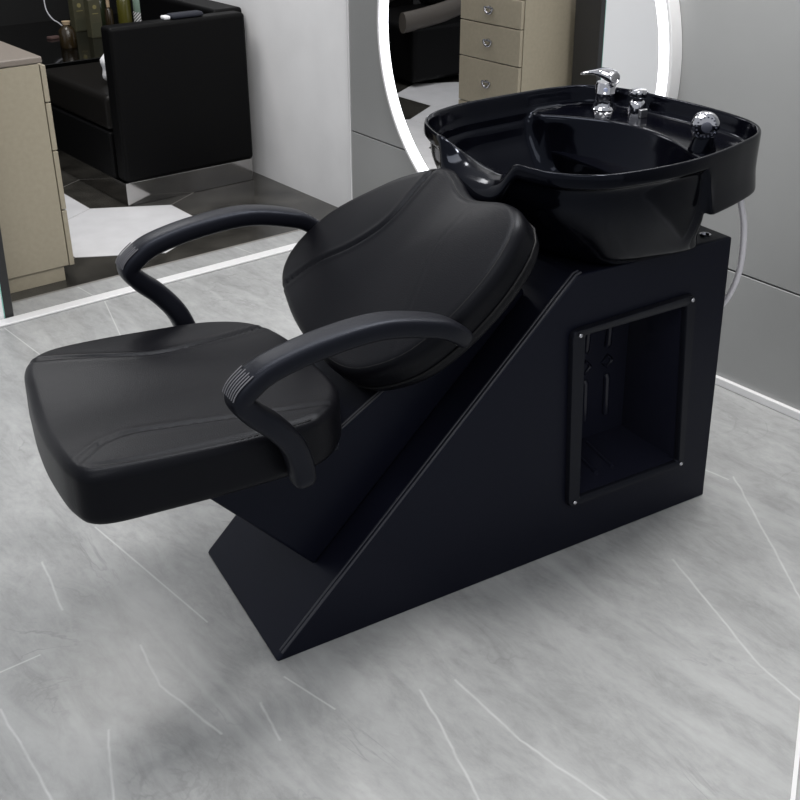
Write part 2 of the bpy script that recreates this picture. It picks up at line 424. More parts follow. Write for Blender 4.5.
# ------------------------------------------------------------------ black sofa behind the hexagon tiles
sf = empty('sofa'); rplace(sf, -0.30, 3.05)
tag(sf, 'boxy black leather sofa on a steel plinth against the white wall', 'sofa')
MB().box(-0.313, 0.318, -0.45, -0.36, 0.10, 0.735).build('armrest', M['sofa'], sf, bevel=0.016, seg=4)
MB().box(0.22, 0.365, -0.355, 0.36, 0.10, 0.742).build('backrest', M['sofa'], sf, bevel=0.016, seg=4)
MB().box(-0.325, 0.215, -0.355, 0.36, 0.10, 0.30).build('seat_base', M['sofa'], sf, bevel=0.01)
MB().box(-0.320, 0.215, -0.353, 0.36, 0.302, 0.45).build('seat_cushion', M['sofa_seat'], sf, bevel=0.025, seg=4)
MB().box(-0.318, 0.31, -0.446, 0.36, 0.0, 0.10).build('plinth', M['steel'], sf, bevel=0.002)

# dark low display table beyond the sofa
tb = empty('display_table'); rplace(tb, -0.45, 4.0)
tag(tb, 'low black glass-topped display table beyond the sofa, crowded with products', 'table')
MB().box(-0.75, 0.95, -0.545, 0.60, 0.425, 0.455).build('table_top', M['black_gloss'], tb, bevel=0.003)
for sx in (-0.68, 0.88):
    for sy in (-0.48, 0.54):
        MB().box(sx - 0.025, sx + 0.025, sy - 0.025, sy + 0.025, 0.0, 0.424).build('leg', M['black_wall'], tb, bevel=0.002)

TZ = 0.4555
def carton(x, y, w, dpt, h, label, rz=0.0, body='olive', top='card_top'):
    r = empty('product_box'); rplace(r, x, y, TZ, rz); tag(r, label, 'box', 'olive product boxes')
    MB().box(-w / 2, w / 2, -dpt / 2, dpt / 2, 0, h - 0.002).build('carton', M[body], r, bevel=0.0015)
    MB().box(-w / 2 + .001, w / 2 - .001, -dpt / 2 + .001, dpt / 2 - .001, h - 0.0018, h).build('lid', M[top], r, bevel=0.0008)
    MB().box(-w / 2 + 0.006, w / 2 - 0.006, -dpt / 2 - 0.0012, -dpt / 2 - 0.0002, h * 0.03, h * 0.40).build('lower_print', M['print'], r)
    e = MB()
    e.lathe([(w * 0.17, 0), (w * 0.17, 0.001)], (0, -dpt / 2 - 0.0002, h * 0.80), (0, -1, 0), n=24)
    e.box(-w * 0.26, w * 0.26, -dpt / 2 - 0.0012, -dpt / 2 - 0.0002, h * 0.62, h * 0.64)
    e.build('emblem', M['gold'], r)
    return r
carton(-0.055, 4.20, 0.066, 0.060, 0.165, 'left-hand tall olive box with pale top on the black table')
carton(-0.070, 3.97, 0.062, 0.058, 0.190, 'right-hand taller olive box with pale top, nearest the sofa arm')

def bottle(name, x, y, prof, m, capm, cap, label, cat='bottle', group=None):
    r = empty(name); rplace(r, x, y, TZ); tag(r, label, cat, group)
    MB().lathe(prof, (0, 0, 0), n=20).build('body', M[m], r, bevel=0.0)
    MB().lathe(cap, (0, 0, prof[-1][1]), n=20).build('cap', M[capm], r)
    return r
bottle('product_bottle', 0.150, 4.06, [(0.037, 0), (0.038, 0.004), (0.038, 0.15), (0.030, 0.168), (0.014, 0.178)], 'green_bottle', 'dark_green', [(0.011, 0.0), (0.011, 0.03)], 'yellow-olive bottle standing left of the pale green tube')
bottle('product_bottle', 0.10, 4.25, [(0.030, 0), (0.031, 0.004), (0.031, 0.13), (0.02, 0.15), (0.011, 0.157)], 'dark_green', 'gold', [(0.012, 0.0), (0.012, 0.025)], 'dark green bottle between the olive boxes and the yellow-olive bottle')
bottle('product_bottle', 0.055, 4.05, [(0.020, 0), (0.021, 0.003), (0.021, 0.11), (0.013, 0.122), (0.008, 0.127)], 'amber', 'cream', [(0.009, 0.0), (0.009, 0.035)], 'brown bottle with cream cap right beside the olive boxes')
bottle('product_bottle', -0.300, 3.78, [(0.040, 0), (0.042, 0.004), (0.040, 0.085), (0.020, 0.105), (0.012, 0.11)], 'amber', 'cream', [(0.018, 0.0), (0.022, 0.016)], 'squat amber bottle with cream cap left of the olive boxes')
r = empty('product_tube'); rplace(r, 0.215, 4.00, TZ); tag(r, 'pale green tube standing on a striped cap at the sofa arm', 'tube')
MB().lathe([(0.040, 0), (0.041, 0.095)], (0, 0, 0), n=24).build('striped_cap', M['stripe'], r)
MB().lathe([(0.034, 0.0952), (0.038, 0.105), (0.038, 0.16), (0.030, 0.23), (0.016, 0.26)], (0, 0, 0), n=24).build('tube_body', M['pale_green'], r)
r = MB().box(-0.03, 0.03, -0.02, 0.02, 0, 0.012).build('packet', M['pinkish'], None, bevel=0.002); rplace(r, -0.26, 4.06, TZ, 0.2)
tag(r, 'flat dull pink packet lying left of the amber bottle', 'packet')
cpts = catmull([(-0.255, 4.18, 0.78), (-0.262, 4.12, 0.68), (-0.272, 4.08, 0.60), (-0.27, 4.02, 0.56), (-0.25, 3.99, 0.54), (-0.215, 3.98, 0.50), (-0.19, 3.98, 0.460)], 8)
r = MB().tube([(p.x + 0.30, p.y - 4.0, p.z) for p in cpts], 0.0035, 8).build('cable', M['cable'])
rplace(r, -0.30, 4.0); tag(r, 'thin grey cable curving down behind the amber bottle', 'cable')

# tissue on the seat, folded navy cloth on the arm
def blob(name, sx, sy, sz, m, seed, amp=0.18):
    bm = bmesh.new(); bmesh.ops.create_icosphere(bm, subdivisions=4, radius=1.0); rnd = random.Random(seed)
    ph = [rnd.uniform(0, 6) for _ in range(6)]
    for v in bm.verts:
        p = v.co; k = 1 + amp * (math.sin(4 * p.x + ph[0]) * math.sin(5 * p.y + ph[1]) + 0.6 * math.sin(7 * p.z + ph[2]) * math.sin(6 * p.x + ph[3]))
        v.co = Vector((p.x * sx * k, p.y * sy * k, max(-1, p.z * k) * sz + sz))
    me = bpy.data.meshes.new(name); bm.to_mesh(me); bm.free()
    for p in me.polygons: p.use_smooth = True
    me.materials.append(M[m]); o = bpy.data.objects.new(name, me); COL.objects.link(o); return o
o = blob('tissue', 0.05, 0.06, 0.068, 'tissue', 3); rplace(o, -0.465, 2.91, 0.4505); tag(o, 'crumpled white tissue lying on the black sofa seat', 'tissue')
r = empty('folded_cloth'); rplace(r, -0.255, 2.648, 0.7355); tag(r, 'small folded navy cloth with a white end on the sofa arm', 'cloth')
MB().box(-0.065, 0.085, -0.028, 0.028, 0, 0.020).build('navy_fold', M['navy'], r, bevel=0.009, seg=4)
MB().box(-0.095, -0.066, -0.020, 0.020, 0, 0.015).build('white_end', M['tissue'], r, bevel=0.006, seg=4)

# black armchair with taupe arm pads, on the other side of the aisle (seen in the mirror)
ac = empty('armchair'); rplace(ac, -2.20, 3.95)
tag(ac, 'black armchair with taupe arm pad, seen reflected in the round mirror', 'chair')
MB().box(-0.36, 0.36, -0.36, 0.36, 0.03, 0.36).build('seat_block', M['sofa'], ac, bevel=0.03, seg=4)
MB().prism([(-0.36, 0.361), (-0.24, 0.361), (-0.30, 1.0), (-0.40, 1.0)], -0.34, 0.34).build('backrest', M['sofa'], ac, bevel=0.03, seg=4)
for sy in (-0.34, 0.34):
    a = MB(); pth = catmull([(-0.28, sy, 0.50), (-0.10, sy, 0.47), (0.10, sy, 0.425), (0.30, sy, 0.40), (0.43, sy, 0.39)], 6)
    v = []; f = []
    sec = [(math.cos(t) * 0.035, math.sin(t) * 0.06) for t in [2 * PI * k / 14 for k in range(14)]]
    for p in pth: v += [(p.x, p.y + q[0], p.z + q[1]) for q in sec]
    for i in range(len(pth) - 1):
        for k in range(14): f.append((i * 14 + k, i * 14 + (k + 1) % 14, (i + 1) * 14 + (k + 1) % 14, (i + 1) * 14 + k))
    f += [tuple(range(14)), tuple((len(pth) - 1) * 14 + k for k in range(13, -1, -1))]
    a.add(v, f); a.build('arm_pad', M['taupe'], ac)
    MB().box(-0.20, 0.25, sy - 0.012, sy + 0.012, 0.35, 0.42).build('arm_support', M['sofa'], ac, bevel=0.004)

# ------------------------------------------------------------------ the shampoo unit. Local frame: x from foot to back, y across, z up
U = empty('shampoo_chair', (-0.24373, 1.68921, 0.0), R2(31.3836))
tag(U, 'black leather salon shampoo chair with arms, joined to a glossy black wash basin', 'shampoo chair')

# --- base cabinet with an opening on the near side
YW = 0.42
near = [(-0.006, 0.0), (1.168, 0.0), (1.134, 0.682), (0.704, 0.682)]
hole = [(0.740, 0.136), (1.058, 0.134), (1.018, 0.556), (0.716, 0.553)]
v = [(x, 0, z) for x, z in near] + [(x, 0, z) for x, z in hole] + [(x + (0.025 if i == 0 else 0.0), YW, z) for i, (x, z) in enumerate(near)]
f = [(0, 1, 5, 4), (1, 2, 6, 5), (2, 3, 7, 6), (3, 0, 4, 7), (11, 10, 9, 8), (0, 3, 11, 8), (3, 2, 10, 11), (2, 1, 9, 10), (1, 0, 8, 9)]
base = mesh('base_cabinet', v, f, M['leather_base'], U, bevel=0.009, seg=4, ang=40)
pp = MB()
for yy in (0.004, 0.013):
    d = 0.0005
    pp.tube([(0.012, yy, 0.014 + d), (0.35, yy, 0.341 + d), (0.700, yy, 0.680 + d), (0.712, yy, 0.684)], 0.0030, 8)
pp.build('piping', M['stitch'], base)
fr = MB()
O = [(0.719, 0.121), (1.071, 0.121), (1.036, 0.573), (0.690, 0.563)]
I = [(0.752, 0.142), (1.050, 0.140), (1.009, 0.547), (0.728, 0.545)]
def rpoly(P, r, n=5):
    out = []
    for i in range(len(P)):
        p0, p, p1 = Vector(P[i - 1]), Vector(P[i]), Vector(P[(i + 1) % len(P)])
        a = p + (p0 - p).normalized() * r; b = p + (p1 - p).normalized() * r
        for k in range(n + 1):
            t = k / n; out.append((a * (1 - t) ** 2 + p * 2 * t * (1 - t) + b * t * t))
    return out
Or, Ir = rpoly(O, 0.020), rpoly(I, 0.006)
n = len(Or)
def inset(P, k):
    c = sum((Vector(p) for p in P), Vector((0, 0))) / len(P)
    return [c + (Vector(p) - c) * (1 - k) for p in P]
lay = [(Or, -0.0002), (inset(Or, 0.003), -0.008), (inset(Or, 0.012), -0.012), (inset(Ir, -0.02), -0.012), (inset(Ir, -0.004), -0.008), (Ir, 0.004)]
v = []; f = []
for P, y in lay: v += [(p.x, y, p.y) for p in P]
for i in range(len(lay) - 1):
    for k in range(n): f.append((i * n + k, i * n + (k + 1) % n, (i + 1) * n + (k + 1) % n, (i + 1) * n + k))
frame = mesh('niche_frame', v, f, M['plastic'], U)
for (x, z) in ((0.711, 0.551), (1.023, 0.561), (1.058, 0.133), (0.736, 0.134)):
    MB().lathe([(0.0052, 0), (0.0052, 0.001), (0.0035, 0.003), (0.0015, 0.0036)], (x, -0.0135, z), (0, -1, 0), n=16).build('screw', M['chrome'], frame)
# niche liner
nb = MB(); B = [(0.760, 0.146), (1.046, 0.146), (1.030, 0.545), (0.760, 0.545)]
v = [(x, 0.0, z) for x, z in I] + [(x, 0.185, z) for x, z in B]
nb.add(v, [(0, 1, 5, 4), (1, 2, 6, 5), (2, 3, 7, 6), (3, 0, 4, 7), (4, 5, 6, 7)])
for x in (0.905, 0.972):
    nb.tube([(x, 0.186, 0.385), (x, 0.182, 0.392), (x, 0.182, 0.52)], 0.009, 10)
    nb.tube([(x + 0.012, 0.182, 0.20), (x + 0.006, 0.182, 0.300), (x + 0.006, 0.186, 0.305)], 0.009, 10)
    cx, cz = x + 0.003, 0.343; q = 0.016
    loop = [(cx + q, 0.184, cz), (cx, 0.184, cz + q), (cx - q, 0.184, cz), (cx, 0.184, cz - q), (cx + q, 0.184, cz)]
    nb.tube(loop, 0.0045, 8)
for k in range(3):
    x = 0.80 + 0.05 * k; nb.tube([(x, 0.05, 0.1425), (x + 0.02, 0.165, 0.1455)], 0.006, 8)
nb.build('storage_niche', M['niche'], U, bevel=0.0)
g = MB(); g.lathe([(0.012, 0), (0.0125, 0.003), (0.009, 0.0035), (0.009, 0.0005)], (1.088, 0.036, 0.682), n=24)
g.build('eyelet', M['chrome'], U)

# --- slanting support box behind and below the seat
sp = MB(); sp.prism([(-0.095, 0.385), (0.132, 0.134), (0.640, 0.625), (0.575, 0.725), (0.300, 0.490), (0.200, 0.430), (0.165, 0.475), (-0.095, 0.475)], 0.085, 0.338)
sup = sp.build('support_box', M['leather_base'], U, bevel=0.006)
s2 = MB()
for dy in (0.0, 0.007): s2.tube([(0.200, 0.0865 + dy, 0.4315), (0.300, 0.0865 + dy, 0.4915), (0.56, 0.0865 + dy, 0.713)], 0.0022, 6)
s2.build('piping', M['stitch'], sup)
brk = MB(); brk.box(0.36, 0.47, 0.066, 0.086, 0.555, 0.60); brk.lathe([(0.016, 0), (0.016, 0.03), (0.012, 0.034)], (0.44, 0.075, 0.585), (0, -1, 0), n=20)
brk.build('hinge_bracket', M['plastic'], U, bevel=0.003)

# --- cushions
def cushion(name, outline, c, frame, top, T, seams, parent, crown=0.012, re=0.03, rb=0.02, N=240, K=60, flare=0.0, m='leather'):
    """closed upholstered cushion: outline in its own plane, rounded rims, stitched grooves"""
    ol = [(p.x, p.y) for p in catmull([(a, b, 0) for a, b in outline], 10, True)]
    rad = polar(ol, c, N)
    prof = []
    for i in range(1, K + 1):
        prof.append(('t', i / K))
    for k in range(1, 9):
        a = PI / 2 * k / 8; prof.append(('e', re * (1 - math.sin(a)), -re * (1 - math.cos(a))))
    for k in range(1, 6): prof.append(('e', flare * k / 5, -re - (T - re - rb) * k / 5))
    for k in range(1, 7):
        a = PI / 2 * k / 6; prof.append(('e', flare + rb * (1 - math.cos(a)), -(T - rb) - rb * math.sin(a)))
    for k in (0.7, 0.35): prof.append(('b', k))
    v = []; f = []
    def put(x, y, z, onTop):
        zz = z
        if onTop:
            for pl, g, w in seams:
                dmin = 1e9
                for (x1, y1), (x2, y2) in zip(pl[:-1], pl[1:]):
                    ex, ey = x2 - x1, y2 - y1
                    if min(x1, x2) - 0.03 > x or max(x1, x2) + 0.03 < x or min(y1, y2) - 0.03 > y or max(y1, y2) + 0.03 < y: continue
                    t = max(0, min(1, ((x - x1) * ex + (y - y1) * ey) / (ex * ex + ey * ey)))
                    dd = math.hypot(x - x1 - t * ex, y - y1 - t * ey); dmin = min(dmin, dd)
                if dmin < 0.03: zz -= g * math.exp(-(dmin / w) ** 2) - g * 0.35 * math.exp(-((dmin - 0.009) / 0.006) ** 2)
        v.append(frame(x, y, zz))
    v0 = frame(c[0], c[1], top(c[0], c[1]) + crown); v.append(v0)
    for p in prof:
        for k in range(N):
            a = 2 * PI * k / N; dx, dy = math.cos(a), math.sin(a); r = rad[k]
            if p[0] == 't':
                rr = (r - re) * p[1]; x, y = c[0] + dx * rr, c[1] + dy * rr
                put(x, y, top(x, y) + crown * (1 - p[1] ** 2), True)
            elif p[0] == 'e':
                rr = r - p[1]; x, y = c[0] + dx * rr, c[1] + dy * rr
                put(x, y, top(x, y) + p[2], p[2] > -re * 0.9)
            else:
                rr = (r - flare - rb) * p[1]; x, y = c[0] + dx * rr, c[1] + dy * rr
                put(x, y, top(x, y) - T, False)
    for k in range(N): f.append((0, 1 + k, 1 + (k + 1) % N))
    for i in range(len(prof) - 1):
        for k in range(N):
            f.append((1 + i * N + k, 1 + (i + 1) * N + k, 1 + (i + 1) * N + (k + 1) % N, 1 + i * N + (k + 1) % N))
    f.append(tuple(1 + (len(prof) - 1) * N + k for k in range(N)))
    o = mesh(name, v, f, M[m], parent); 
    return o, rad
def piping(name, rad, c, frame, top, ins, dz, parent, r=0.0025, step=4, out=0.0005, m='stitch'):
    mbp = MB(); N = len(rad); path = []
    for k in list(range(0, N, step)) + [0, step]:
        a = 2 * PI * k / N; rr = rad[k] - ins + out; x, y = c[0] + math.cos(a) * rr, c[1] + math.sin(a) * rr
        path.append(frame(x, y, top(x, y) + dz))
    mbp.tube(path, r, 8); return mbp.build(name, M[m], parent)

def sm(pl, n=8): return [(p.x, p.y) for p in catmull([(a, b, 0) for a, b in pl], n)]
seat_out = [(0.165, 0.022), (0.09, -0.040), (-0.05, -0.058), (-0.20, -0.060), (-0.315, -0.053), (-0.345, -0.005), (-0.348, 0.10), (-0.340, 0.21), (-0.326, 0.31), (-0.307, 0.402), (-0.262, 0.453),
            (-0.17, 0.470), (-0.03, 0.472), (0.09, 0.462), (0.175, 0.415), (0.212, 0.32), (0.212, 0.21), (0.200, 0.10)]
stop = lambda x, y: 0.560 - 0.055 * (x + 0.05) - 0.012 * math.exp(-((y - 0.21) / 0.14) ** 2)
SF = lambda x, y, z: Vector((x, y, z))
farS = sm([(-0.335, 0.435), (-0.293, 0.416), (-0.229, 0.393), (-0.105, 0.345), (-0.037, 0.338), (0.041, 0.348), (0.126, 0.366), (0.19, 0.385)])
nearS = sm([(-0.325, -0.005), (-0.295, 0.022), (-0.260, 0.040), (-0.215, 0.047), (-0.16, 0.040), (-0.09, 0.03), (-0.02, 0.02), (0.06, 0.01), (0.11, 0.006), (0.16, 0.004)])
edgS = sm([(-0.31, -0.028), (-0.25, -0.038), (-0.15, -0.043), (-0.05, -0.043), (0.05, -0.036), (0.09, -0.028)])
seat, srad = cushion('seat', seat_out, (-0.06, 0.21), SF, stop, 0.105, [(farS, 0.0035, 0.004), (nearS, 0.003, 0.004), (edgS, 0.002, 0.004)], U, crown=0.010, re=0.022, rb=0.020, flare=-0.002)
st = MB()
for a, b in zip(edgS[4:-4:1], edgS[5:-3:1]):
    for off in (-0.005,):
        p = Vector((a[0] + (b[0] - a[0]) * 0.15, a[1] + off, 0)); q = Vector((a[0] + (b[0] - a[0]) * 0.8, b[1] + off, 0))
        ze = lambda w: stop(w.x, w.y) - (0.0035 if off < 0 else 0.0005)
        st.tube([(p.x, p.y, ze(p)), (q.x, q.y, ze(q))], 0.0009, 6)
st.build('stitching', M['thread'], seat)
MB().prism([(-0.24, 0.446), (0.17, 0.424), (0.17, 0.438), (-0.24, 0.460)], 0.03, 0.39).build('seat_board', M['plastic'], U, bevel=0.003)

BA = R2(44); BC, BS = math.cos(BA), math.sin(BA)
BF = lambda s, y, d: Vector((0.225 + s * BC - d * BS, y, 0.573 + s * BS + d * BC))
back_out = [(-0.024, 0.175), (-0.014, 0.09), (0.022, 0.025), (0.084, -0.030), (0.179, -0.062), (0.284, -0.070), (0.368, -0.052), (0.405, -0.015), (0.412, 0.030), (0.402, 0.080), (0.396, 0.125), (0.404, 0.170), (0.422, 0.215), (0.430, 0.262),
            (0.388, 0.333), (0.339, 0.388), (0.239, 0.474), (0.139, 0.507), (0.066, 0.482), (0.020, 0.395), (-0.010, 0.29)]
back_out = [(0.2 + (a - 0.2) * 1.03, 0.21 + (b - 0.21) * 1.03) for a, b in back_out]
btop = lambda s, y: -0.004 - 0.012 * math.exp(-((y - 0.2) / 0.12) ** 2)
bs1 = sm([(0.44, 0.277), (0.405, 0.277), (0.359, 0.277), (0.292, 0.277), (0.24, 0.293), (0.184, 0.330), (0.122, 0.390), (0.043, 0.442), (0.02, 0.46)])
bs2 = sm([(0.44, 0.080), (0.405, 0.090), (0.35, 0.098), (0.29, 0.10), (0.24, 0.085), (0.184, 0.060), (0.11, 0.03), (0.05, 0.0)])
back, brad = cushion('backrest', back_out, (0.20, 0.21), BF, btop, 0.100, [(bs1, 0.004, 0.004), (bs2, 0.0006, 0.006)], U, crown=0.010, re=0.026, rb=0.030, flare=0.004)
piping('piping', brad, (0.20, 0.21), BF, btop, 0.002, -0.062, back, 0.0026, m='thread')
piping('rim_seam', brad, (0.20, 0.21), BF, btop, 0.014, -0.0045, back, 0.0018, out=0.0, m='thread')

# --- armrests
def armrest(ys, sgn, ox=0.0, oz=0.0):
    ctl = [(0.377, ys - sgn * 0.012, 0.648), (0.335, ys, 0.684), (0.286, ys, 0.707), (0.185, ys, 0.729), (0.075, ys, 0.724), (-0.015, ys, 0.707), (-0.056, ys, 0.688), (-0.079, ys, 0.663),
           (-0.059, ys, 0.632), (-0.023, ys, 0.597), (0.011, ys - sgn * 0.006, 0.551), (0.030, ys - sgn * 0.012, 0.498), (0.035, ys - sgn * 0.014, 0.452)]
    ctl = [(a + ox, b, c + oz) for a, b, c in ctl]
    P = catmull(ctl, 10); n = len(P); Sd = Vector((0, 1, 0)); v = []; f = []; K = 28; info = []
    for i, p in enumerate(P):
        t = i / (n - 1); T = (P[min(i + 1, n - 1)] - P[max(i - 1, 0)]).normalized(); Nn = Sd.cross(T).normalized()
        w = 0.027 * (0.80 + 0.28 * smooth01(0.0, 0.2, t) - 0.20 * smooth01(0.5, 0.75, t))
        h = 0.0185 * (0.95 + 0.1 * smooth01(0, 0.2, t) + 0.12 * smooth01(0.55, 0.8, t))
        e = min(t, 1 - t) / 0.05; q = 1.0 if e >= 1 else math.sqrt(max(0.03, 1 - (1 - e) ** 2))
        info.append((p, T, Nn, w * q, h * q))
        for k in range(K):
            a = 2 * PI * k / K; ca, sa = math.cos(a), math.sin(a); ex = 0.58
            v.append(p + Sd * (w * q * math.copysign(abs(ca) ** ex, ca)) + Nn * (h * q * math.copysign(abs(sa) ** ex, sa)))
    for i in range(n - 1):
        for k in range(K): f.append((i * K + k, i * K + (k + 1) % K, (i + 1) * K + (k + 1) % K, (i + 1) * K + k))
    f += [tuple(range(K)), tuple((n - 1) * K + k for k in range(K - 1, -1, -1))]
    a = mesh('armrest', v, f, M['plastic'], U)
    rb = MB()
    for j in range(7):
        o = -0.75 + 0.25 * j; s = int(n * (0.485 + 0.008 * (j % 2))); e = int(n * 0.585)
        rb.tube([p + Sd * (w * o) + Nn * (h * 0.992) for (p, T, Nn, w, h) in info[s:e]], 0.0012, 6)
    rb.build('grip_ribs', M['rib'], a)
    yi = ys - sgn * 0.012
    b = MB().lathe([(0.011, 0), (0.011, 0.06)], (0.033 + ox, yi, 0.472 + oz), (0, -sgn, 0), n=16)
    b.build('mounting_bolt', M['chrome_dull'], a)
    b = MB().lathe([(0.011, 0), (0.011, 0.06)], (0.360 + ox, yi, 0.655 + oz), (0, -sgn, 0), n=16)
    b.build('mounting_bolt', M['chrome_dull'], a)
armrest(-0.098, -1); armrest(0.518, 1, 0.030, 0.012)

# --- wash basin
NB = 240; bc = (0.88, 0.226)
rim = [(0.570, 0.215), (0.573, 0.13), (0.583, 0.06), (0.607, -0.015), (0.674, -0.075), (0.760, -0.092), (0.850, -0.094), (0.946, -0.082), (1.074, -0.047), (1.170, -0.004), (1.221, 0.072),
       (1.233, 0.20), (1.222, 0.33), (1.203, 0.44), (1.150, 0.528), (1.06, 0.553), (0.960, 0.552), (0.850, 0.543), (0.758, 0.529), (0.668, 0.492), (0.612, 0.436), (0.580, 0.355), (0.570, 0.285)]
rimc = [(p.x, p.y) for p in catmull([(a, b, 0) for a, b in rim], 10, True)]
ro = polar(rimc, bc, NB)
deckc = [(0.63, -0.5), (1.00, -0.5), (1.02, -0.02), (1.05, 0.07), (1.085, 0.17), (1.095, 0.26), (1.08, 0.36), (1.03, 0.44), (0.975, 0.500), (0.955, 0.535), (0.955, 1.0), (0.3, 1.0), (0.3, -0.5)]
rd = polar([(p.x, p.y) for p in catmull([(a, b, 0) for a, b in deckc[2:10]], 8)] + [(0.955, 1.0), (0.3, 1.0), (0.3, -0.6), (1.0, -0.6)], bc, NB)
bodytop = [(0.60, 0.215), (0.605, 0.10), (0.635, 0.0), (0.69, -0.050), (0.76, -0.070), (0.85, -0.074), (0.92, -0.070), (0.966, -0.066), (0.984, -0.052), (0.990, -0.02), (0.994, 0.05), (0.996, 0.226), (0.996, 0.41), (0.992, 0.48),
           (0.970, 0.512), (0.85, 0.520), (0.76, 0.505), (0.675, 0.47), (0.63, 0.42), (0.603, 0.33)]
bodybot = [(0.705, 0.225), (0.708, 0.13), (0.735, 0.055), (0.765, 0.0), (0.82, -0.022), (0.90, -0.032), (0.975, -0.036), (1.004, -0.028), (1.012, 0.0), (1.014, 0.05), (1.014, 0.226), (1.012, 0.42), (1.004, 0.455),
           (0.97, 0.47), (0.85, 0.472), (0.77, 0.46), (0.735, 0.40), (0.708, 0.32)]
crv = lambda P: polar([(p.x, p.y) for p in catmull([(a, b, 0) for a, b in P], 8, True)], bc, NB)
rbt, rbb = crv(bodytop), crv(bodybot)
ZR = 0.908
def smoothring(r, k=2):
    for _ in range(k): r = [(r[i - 1] + 2 * r[i] + r[(i + 1) % len(r)]) / 4 for i in range(len(r))]
    return r
rbt, rbb = smoothring(rbt, 4), smoothring(rbb, 4)
rd = smoothring([min(a - 0.024, b) for a, b in zip(ro, rd)], 3)
verts = []; faces = []
def ang(k): return 2 * PI * k / NB
NOTC = 0.192
def nw(k):
    # weight of the neck rest: cut in the front wall
    a = ang(k); 
    if math.cos(a) > -0.3: return 0.0
    y = bc[1] + ro[k] * math.sin(a)
    return 1.0 - smooth01(0.070, 0.112, abs(y - NOTC))
rings = []
def ring(fr_):
    base_i = len(verts)
    for k in range(NB):
        r, z = fr_(k); a = ang(k); verts.append((bc[0] + r * math.cos(a), bc[1] + r * math.sin(a), z))
    rings.append(base_i)
L_ = lambda a, b, t: a + (b - a) * t
isback = lambda k: smooth01(0.945, 0.972, bc[0] + ro[k] * math.cos(ang(k)))
def lipw(k):
    a = ang(k); y = bc[1] + ro[k] * math.sin(a); return max(0.0, 1 - ((y - NOTC) / 0.115) ** 2) if math.cos(a) < -0.3 else 0.0
# from the underside of the body, up the outside, over the rim, down the inside to the drain
ring(lambda k: (rbb[k] * 0.5, 0.6835))
ring(lambda k: (rbb[k] * 0.93, 0.684))
ring(lambda k: (rbb[k] * 0.985, 0.692))
uw = []
for k in range(NB):
    a_ = ang(k); y_ = bc[1] + ro[k] * math.sin(a_); q_ = (abs(y_ - NOTC) / 0.113) ** 1.35
    uw.append(math.sqrt(1 - q_ * q_) if (q_ < 1 and math.cos(a_) < -0.3) else 0.0)
for _ in range(2): uw = [(uw[k - 1] + 2 * uw[k] + uw[(k + 1) % NB]) / 4 for k in range(NB)]
bend = [L_(ro[k] - 0.015, rbt[k], isback(k)) for k in range(NB)]
for zf, zb, ul in ((0.706, 0.706, 0.0), (0.735, 0.725, 0.0), (0.768, 0.745, 0.0), (0.800, 0.765, 0.25), (0.835, 0.780, 0.62)):
    t_ = (zf - 0.690) / 0.165
    ring(lambda k: (L_(rbb[k], bend[k], 1 - (1 - t_) ** 1.7) - 0.014 * ul * uw[k], L_(zf, zb, isback(k)) - 0.080 * ul * uw[k]))
ring(lambda k: (ro[k] - L_(0.013, 0.000, isback(k)) - 0.008 * uw[k], L_(0.868, 0.780, isback(k)) - 0.076 * uw[k]))
ring(lambda k: (ro[k] - L_(0.009, -0.005, isback(k)) + 0.014 * uw[k], L_(0.876, 0.782, isback(k)) - 0.080 * uw[k]))
ring(lambda k: (ro[k] - L_(0.002, -0.005, isback(k)) + 0.018 * uw[k], L_(0.881, 0.790, isback(k)) - 0.075 * uw[k]))
ring(lambda k: (ro[k] + 0.016 * uw[k], L_(0.886, 0.83, isback(k)) - 0.062 * uw[k]))
ring(lambda k: (ro[k] + 0.004 * uw[k], ZR - 0.007 - 0.055 * uw[k]))
ring(lambda k: (ro[k] - 0.002 - 0.016 * uw[k], ZR - 0.001 - 0.048 * uw[k]))
ring(lambda k: (ro[k] - 0.006 - 0.034 * uw[k], ZR - 0.044 * uw[k]))
ring(lambda k: (ro[k] - 0.010 - 0.050 * uw[k], ZR - 0.003 - 0.045 * uw[k]))
ring(lambda k: (ro[k] - 0.013 - 0.058 * uw[k], ZR - 0.014 - 0.047 * uw[k]))
deckw = [smooth01(0.004, 0.05, (ro[k] - 0.018) - rd[k]) for k in range(NB)]
rin = [ro[k] - 0.018 for k in range(NB)]
ring(lambda k: (rin[k] - 0.060 * nw(k), 0.872 - 0.030 * nw(k)))
ring(lambda k: (L_(rin[k] - 0.004, rd[k], 0.03 * deckw[k]) - 0.062 * nw(k), L_(0.862, 0.866, deckw[k]) - 0.030 * nw(k)))
ring(lambda k: (L_(rin[k] - 0.005, rd[k], 0.12 * deckw[k] + 0.001) - 0.064 * nw(k), L_(0.856, 0.8635, deckw[k]) - 0.030 * nw(k)))
ring(lambda k: (L_(rin[k] - 0.006, rd[k] + 0.012, deckw[k]) - 0.066 * nw(k), L_(0.850, 0.862, deckw[k]) - 0.030 * nw(k)))
ring(lambda k: (L_(rin[k] - 0.007, rd[k] + 0.003, deckw[k]) - 0.068 * nw(k), L_(0.845, 0.8605, deckw[k]) - 0.030 * nw(k)))
rwall = [L_(rin[k] - 0.010, rd[k], deckw[k]) - 0.072 * nw(k) for k in range(NB)]
bowl = smoothring([min(rwall[k], rbb[k] - 0.02 + 0.05) for k in range(NB)], 4)
bowl = [min(b, rbb[k] - 0.012) for k, b in enumerate(bowl)]
ring(lambda k: (rwall[k] - 0.002, L_(0.836, 0.851, deckw[k]) - 0.030 * nw(k)))
ring(lambda k: (L_(rwall[k], bowl[k], 0.18) , L_(0.805, 0.822, deckw[k]) - 0.012 * nw(k)))
